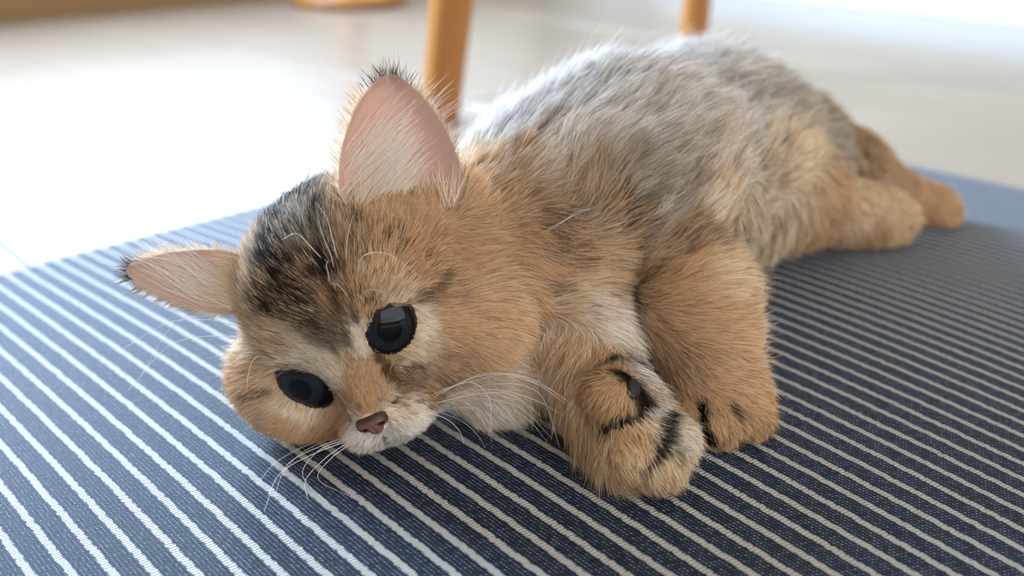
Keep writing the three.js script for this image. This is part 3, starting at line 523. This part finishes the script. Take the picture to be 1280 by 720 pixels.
// ---------------------------------------------------------------- ears: thin cupped shells with furred backs and long hairs inside
M.ear = phys({ vertexColors: true, roughness: 0.75, transmission: 0.5, thickness: 0 });
function makeEar(name, base, tip, wide, face, W, cupDepth, curl, tintIn, opts) {
  const A = tip.clone().sub(base), L = A.length(); A.normalize();
  const w = wide.clone().addScaledVector(A, -wide.dot(A)).normalize(), n = A.clone().cross(w).normalize(); if (n.dot(face) < 0) n.negate();
  const half = (t) => W * Math.pow(Math.max(0, 1 - Math.pow(Math.max(0, t), opts.pow || 2.1)), 0.6) * (1 + 0.10 * Math.sin(t * 3)) * mix(0.78, 1, sstep(-0.05, 0.22, t)) , lean = (t) => (opts.lean || 0) * t * t;
  const inner = (t, s) => { const h = half(t); return base.clone().addScaledVector(A, L * t - 0.0012).addScaledVector(w, h * s + lean(t)).addScaledVector(n, -cupDepth * (1 - Math.pow(Math.abs(s), 2.2)) * (1 - 0.75 * t * Math.abs(t)) + curl * t * t - (1 - t) * 0.0005); };
  const NT = 36, NS = 32, pos = [], idx = [], col = [], th = 0.0009;
  const cIn = lin(tintIn), cRim = lin('#e6c9bd'), cOut = lin('#b98f5e');
  const nrm = (t, s) => { const e = 0.02, a = inner(Math.min(t + e, 1), s).sub(inner(t - e, s)), b = inner(t, clamp(s + e, -1, 1)).sub(inner(t, clamp(s - e, -1, 1))), q = a.cross(b).normalize(); return q.dot(n) < 0 ? q.negate() : q; };
  for (let side = 0; side < 2; side++) for (let j = 0; j <= NT; j++) for (let i = 0; i <= NS; i++) {
    const t = mix(0.035, 0.999, j / NT), s = i / NS * 2 - 1, p = inner(t, s), q = nrm(Math.min(t, 0.97), clamp(s, -0.97, 0.97)), edge = Math.max(Math.abs(s), t) ;
    p.addScaledVector(q, (side ? -1 : 1) * th * 0.5 * Math.sqrt(Math.max(0, 1 - edge ** 6))); pos.push(p.x, p.y, p.z);
    const c = side ? cOut : cIn.clone().lerp(cRim, sstep(0.8, 1, Math.abs(s)) * 0.6); col.push(c.r, c.g, c.b);
  }
  const row = NS + 1, sh = (NT + 1) * row;
  for (let j = 0; j < NT; j++) for (let i = 0; i < NS; i++) { const p = j * row + i; idx.push(p, p + 1, p + row, p + 1, p + row + 1, p + row, sh + p, sh + p + row, sh + p + 1, sh + p + 1, sh + p + row, sh + p + row + 1); }
  const g = new THREE.BufferGeometry(); g.setAttribute('position', new THREE.Float32BufferAttribute(pos, 3)); g.setAttribute('color', new THREE.Float32BufferAttribute(col, 3)); g.setIndex(idx); g.computeVertexNormals();
  const ear = mesh(name, g, M.ear, kitten);
  // hair on the back and round the rim
  const F = new Fur(), side = V(0, 0, 0), tone = lin('#000');
  const put = (root, d, nn, len, wd, c0, c1, bend, segs = 3) => { const mid = root.clone().addScaledVector(d, len * 0.5), tp = mid.clone().addScaledVector(d, len * 0.5).add(bend); side.copy(d).cross(nn).normalize(); const a = (rnd() - 0.5) * 1.6, up = side.clone().cross(d); side.multiplyScalar(Math.cos(a)).addScaledVector(up, Math.sin(a)); F.hair(root, mid, tp, side.normalize(), nn, wd, c0, c1, segs); };
  for (let k = 0; k < opts.back; k++) {
    const t = Math.pow(rnd(), 0.9) * 0.99, s = (rnd() * 2 - 1) * 0.999, q = nrm(Math.min(t, 0.97), clamp(s, -0.97, 0.97)).negate(), p = inner(t, s).addScaledVector(q, th * 0.5), d = A.clone().multiplyScalar(1).addScaledVector(q, 0.55).addScaledVector(w, 0.35 * s + 0.3 * gauss()).normalize();
    tone.copy(PAL.gold).lerp(PAL.brown, rnd() * 0.5); if (t > 0.86) { if (rnd() < 0.6) continue; tone.lerp(PAL.dark, 0.7); } else if (rnd() < 0.3) tone.lerp(PAL.cream, 0.6);
    put(p, d, q, 0.0055 * (0.6 + 0.6 * rnd()), 0.00012, tone, tone.clone().multiplyScalar(1.05), V(gauss(), gauss(), gauss()).multiplyScalar(0.0007));
  }
  for (let k = 0; k < opts.rim; k++) {
    const sg = rnd() < 0.5 ? -1 : 1, u = Math.pow(rnd(), 0.8), t = u * 0.995, s = t > 0.88 ? rnd() * 2 - 1 : sg * (1 - 0.10 * rnd()), q = nrm(Math.min(t, 0.97), sg * 0.95), p = inner(t, s);
    const d = A.clone().multiplyScalar(0.75 + 0.5 * t).addScaledVector(w, sg * (0.45 - 0.35 * t)).addScaledVector(q, 0.15 * gauss()).addScaledVector(w, 0.2 * gauss()).normalize();
    tone.copy(PAL.pale).lerp(PAL.sand, rnd() * 0.5); if (t > 0.90) tone.copy(rnd() < 0.75 ? PAL.dark : PAL.taupe);
    put(p, d, q, (t > 0.9 ? 0.0058 : 0.0030) * (0.4 + 0.9 * rnd()), t > 0.9 ? 0.00006 : 0.00009, tone, tone, V(gauss(), gauss(), gauss()).multiplyScalar(0.0004));
  }
  // fine down and the long pale hairs that sweep across the cup
  for (let k = 0; k < opts.down; k++) {
    const t = 0.06 + rnd() * 0.9, s = (rnd() * 2 - 1) * 0.96, q = nrm(t, s), p = inner(t, s).addScaledVector(q, th * 0.45), d = A.clone().addScaledVector(q, 0.25).addScaledVector(w, 0.35 * gauss() + opts.sweep * 0.3).normalize();
    tone.copy(lin('#d9b3a6')).lerp(PAL.pale, rnd() * 0.6); put(p, d, q, 0.0022 * (0.6 + 0.8 * rnd()), 0.00005, tone, tone, V(gauss(), gauss(), gauss()).multiplyScalar(0.0003), 2);
  }
  for (let k = 0; k < opts.long; k++) {
    const t = 0.02 + Math.pow(rnd(), 1.3) * 0.5, s = opts.from + (rnd() - 0.5) * opts.spread, q = nrm(clamp(t, 0.02, 0.97), clamp(s, -0.97, 0.97)), p = inner(t, clamp(s, -1, 1)).addScaledVector(q, th * 0.4);
    const d = A.clone().multiplyScalar(0.9).addScaledVector(w, opts.sweep * (0.35 + 0.5 * rnd())).addScaledVector(q, 0.22 + 0.25 * rnd()).normalize(), len = L * (0.28 + 0.42 * rnd());
    tone.setRGB(0.95, 0.92, 0.9).lerp(PAL.pale, rnd() * 0.6); d.addScaledVector(w, 0.22 * gauss()).addScaledVector(q, 0.1 * gauss()).normalize(); put(p, d, q, len, 0.00005 + 0.00003 * rnd(), tone, tone, w.clone().multiplyScalar(opts.sweep * len * 0.42 * (0.2 + rnd())).addScaledVector(q, -len * 0.12), 5);
  }
  // short pale tufts that rise from the foot of the ear
  for (let k = 0; k < opts.tuft; k++) {
    const s = (rnd() * 2 - 1) * 0.95, t = 0.03 + 0.08 * rnd(), p = inner(t, s).addScaledVector(n, 0.001 + 0.003 * rnd() * (1 - s * s)), d = A.clone().addScaledVector(w, 0.45 * gauss() + 0.25 * opts.sweep).addScaledVector(n, 0.25 * rnd()).normalize();
    tone.copy(PAL.pale).lerp(PAL.sand, rnd() * 0.7); put(p, d, n, L * (0.12 + 0.22 * rnd()), 0.00008, tone, tone, w.clone().multiplyScalar(gauss() * 0.0012), 4);
  }
  F.build('ear_hair', M.fur, ear);
  return ear;
}
const depthAt = (px, py) => -onBody(px, py).applyMatrix4(CAM.clone().invert()).z;
{
  const d = depthAt(508, 250), d2 = depthAt(292, 355);
  makeEar('ear', at(508, 264, d - 0.0062), at(485, 88, d - 0.0025), RIGHT.clone().addScaledVector(BACK, -0.32), BACK.clone().addScaledVector(UP, 0.10), 0.0172, 0.0110, 0.0010, '#f0cfc8', { back: 2400, rim: 1700, down: 2600, long: 620, tuft: 420, from: -0.5, spread: 1.0, sweep: 0.9, pow: 1.75 });
  makeEar('ear_001', at(302, 356, d2 - 0.002), at(152, 337, d2), UP.clone().addScaledVector(RIGHT, 0.2), BACK.clone().addScaledVector(UP, -0.35), 0.0090, 0.0050, 0.0000, '#ead0c8', { back: 2000, rim: 900, down: 1500, long: 260, tuft: 260, from: -0.1, spread: 1.7, sweep: 0.35, pow: 1.6 });
}

// ---------------------------------------------------------------- whiskers and brow hairs, each a thread of its own
M.whisker = phys({ color: 0xf4f0ea, roughness: 0.35, transmission: 0.15, thickness: 0 });
function whisker(list, r = 0.00011, out = 0.006) {
  const [x0, y0] = list[0], d0 = depthAt(x0, y0), n = list.length - 1;
  const pts = list.map(([x, y, dd], i) => { const p = at(x, y, dd !== undefined ? d0 + dd * 0.001 : d0 - out * Math.sin(i / n * 1.4) - (i ? 0 : -0.0008)); const c = cushionTop(p.x, p.z) + 0.0006; if (p.y < c) p.copy(at(x, y, (d => d)(-p.clone().applyMatrix4(CAM.clone().invert()).z * (0.15 - c) / (0.15 - p.y)))); return p; });
  mesh('whisker' + (whisker.n ? '_' + String(whisker.n).padStart(3, '0') : ''), tube(pts, r, r * 0.3, 5, 18), M.whisker, kitten); whisker.n++;
}
whisker.n = 0;
[[[540, 497], [600, 470], [660, 472], [745, 528]], [[545, 494], [610, 466], [670, 480], [712, 508]], [[548, 500], [615, 480], [672, 490], [700, 560]], [[552, 505], [600, 498], [650, 510], [690, 548]], [[540, 505], [600, 492], [640, 494], [676, 520]], [[545, 512], [590, 510], [612, 520], [614, 552]],
[[538, 494], [590, 478], [612, 500], [611, 545]], [[550, 515], [580, 528], [600, 548], [606, 560]], [[560, 508], [620, 505], [660, 525], [684, 552]], [[556, 492], [620, 487], [668, 500], [705, 520]], [[535, 515], [560, 525], [575, 540], [580, 556]], [[548, 488], [600, 474], [640, 468], [690, 488]]].forEach((l) => whisker(l));
[[[425, 545], [385, 556], [345, 578], [322, 605]], [[428, 548], [400, 558], [360, 580], [343, 620]], [[432, 552], [395, 566], [350, 592], [330, 640]], [[434, 554], [410, 570], [382, 600], [385, 625]], [[430, 550], [400, 562], [378, 590], [412, 632]], [[436, 556], [415, 572], [397, 596], [440, 622]], [[426, 546], [405, 552], [372, 570], [352, 596]]].forEach((l) => whisker(l, 0.00013, 0.001));
[[[300, 408], [262, 400], [215, 402], [150, 438]], [[300, 402], [265, 396], [220, 404], [172, 478]], [[305, 424], [270, 420], [215, 430], [160, 488]], [[318, 424], [298, 424], [284, 436], [276, 458]], [[325, 440], [306, 442], [292, 452], [283, 462]], [[335, 443], [318, 448], [310, 470], [308, 490]]].forEach((l) => whisker(l, 0.00012, -0.002));
[[[424, 332], [416, 300], [408, 272], [394, 252]], [[432, 333], [434, 300], [438, 280], [441, 270]], [[447, 352], [452, 322], [480, 316], [526, 346]], [[413, 362], [410, 340], [408, 330], [411, 326]], [[438, 372], [428, 362], [422, 356], [414, 354]], [[408, 330], [390, 310], [370, 292], [352, 300]], [[452, 368], [462, 362], [472, 363], [482, 367]], [[418, 340], [414, 320], [404, 296], [398, 276]]].forEach((l) => whisker(l, 0.00012, 0.007));
[[[660, 300], [690, 284], [720, 268], [744, 258]], [[664, 300], [700, 280], [722, 264], [738, 262]]].forEach((l) => whisker(l, 0.00013, 0.008));
// ---------------------------------------------------------------- wooden legs and a turned base behind the cushion
const woodTex = tex(256, 512, (x, y) => { const n = tileNoise(x / 8, y / 128, 32, 31), f = tileNoise(x / 3, y / 64, 85, 33), v = 0.82 + 0.14 * n + 0.06 * f; return [v, v * 0.96, v * 0.9]; }, true);
M.honey = phys({ color: 0xb97c33, map: woodTex, roughness: 0.38, clearcoat: 0.35, clearcoatRoughness: 0.3 });
const onFloor = (px, py) => { const d = ray(px, py); return camera.position.clone().addScaledVector(d, (FLOOR_Y - 0.15) / d.y); };
function legMesh(name, foot, top, r0, r1, parent) {
  const L = top.clone().sub(foot), g = new THREE.LatheGeometry([[0, 0], [r0 * 0.86, 0], [r0, 0.004], [mix(r0, r1, 0.5), L.length() * 0.5], [r1, L.length()], [0, L.length()]].map(([x, y]) => new THREE.Vector2(x, y)), 40);
  const m = mesh(name, g, M.honey, parent); m.position.copy(foot).sub(parent.position); m.quaternion.setFromUnitVectors(V(0, 1, 0), L.normalize()); return m;
}
const stool = new THREE.Group(); stool.name = 'wooden_stool'; scene.add(stool);
{
  const f1 = onFloor(549, 150), f2 = onFloor(862, 92), t1 = at(583, -160, 0.965), t2 = at(876, -160, 1.13);
  stool.position.copy(f1).add(f2).multiplyScalar(0.5);
  t1.y = t2.y = 0.36; const up = (f, px0, py0) => f;
  const s1 = V(0.056, 0.42, 0.0), s2 = V(0.010, 0.42, 0.02);
  legMesh('leg', f1, f1.clone().add(s1), 0.0175, 0.0235, stool); legMesh('leg', f2, f2.clone().add(s2), 0.0145, 0.0185, stool);
  tag(stool, 'two round honey coloured wooden legs standing on the pale floor behind the kitten', 'stool');
}
{
  const c = onFloor(437, 4), g = new THREE.LatheGeometry([[0, 0], [0.088, 0], [0.094, 0.003], [0.095, 0.012], [0.090, 0.018], [0.03, 0.024], [0.026, 0.04], [0.026, 0.5], [0, 0.5]].map(([x, y]) => new THREE.Vector2(x, y)), 48);
  const o = mesh('wooden_stand', g, M.honey); o.position.copy(c); tag(o, 'round honey coloured wooden base on the floor far behind the kitten\u2019s ear', 'stand');
}
renderer.render(scene, camera);
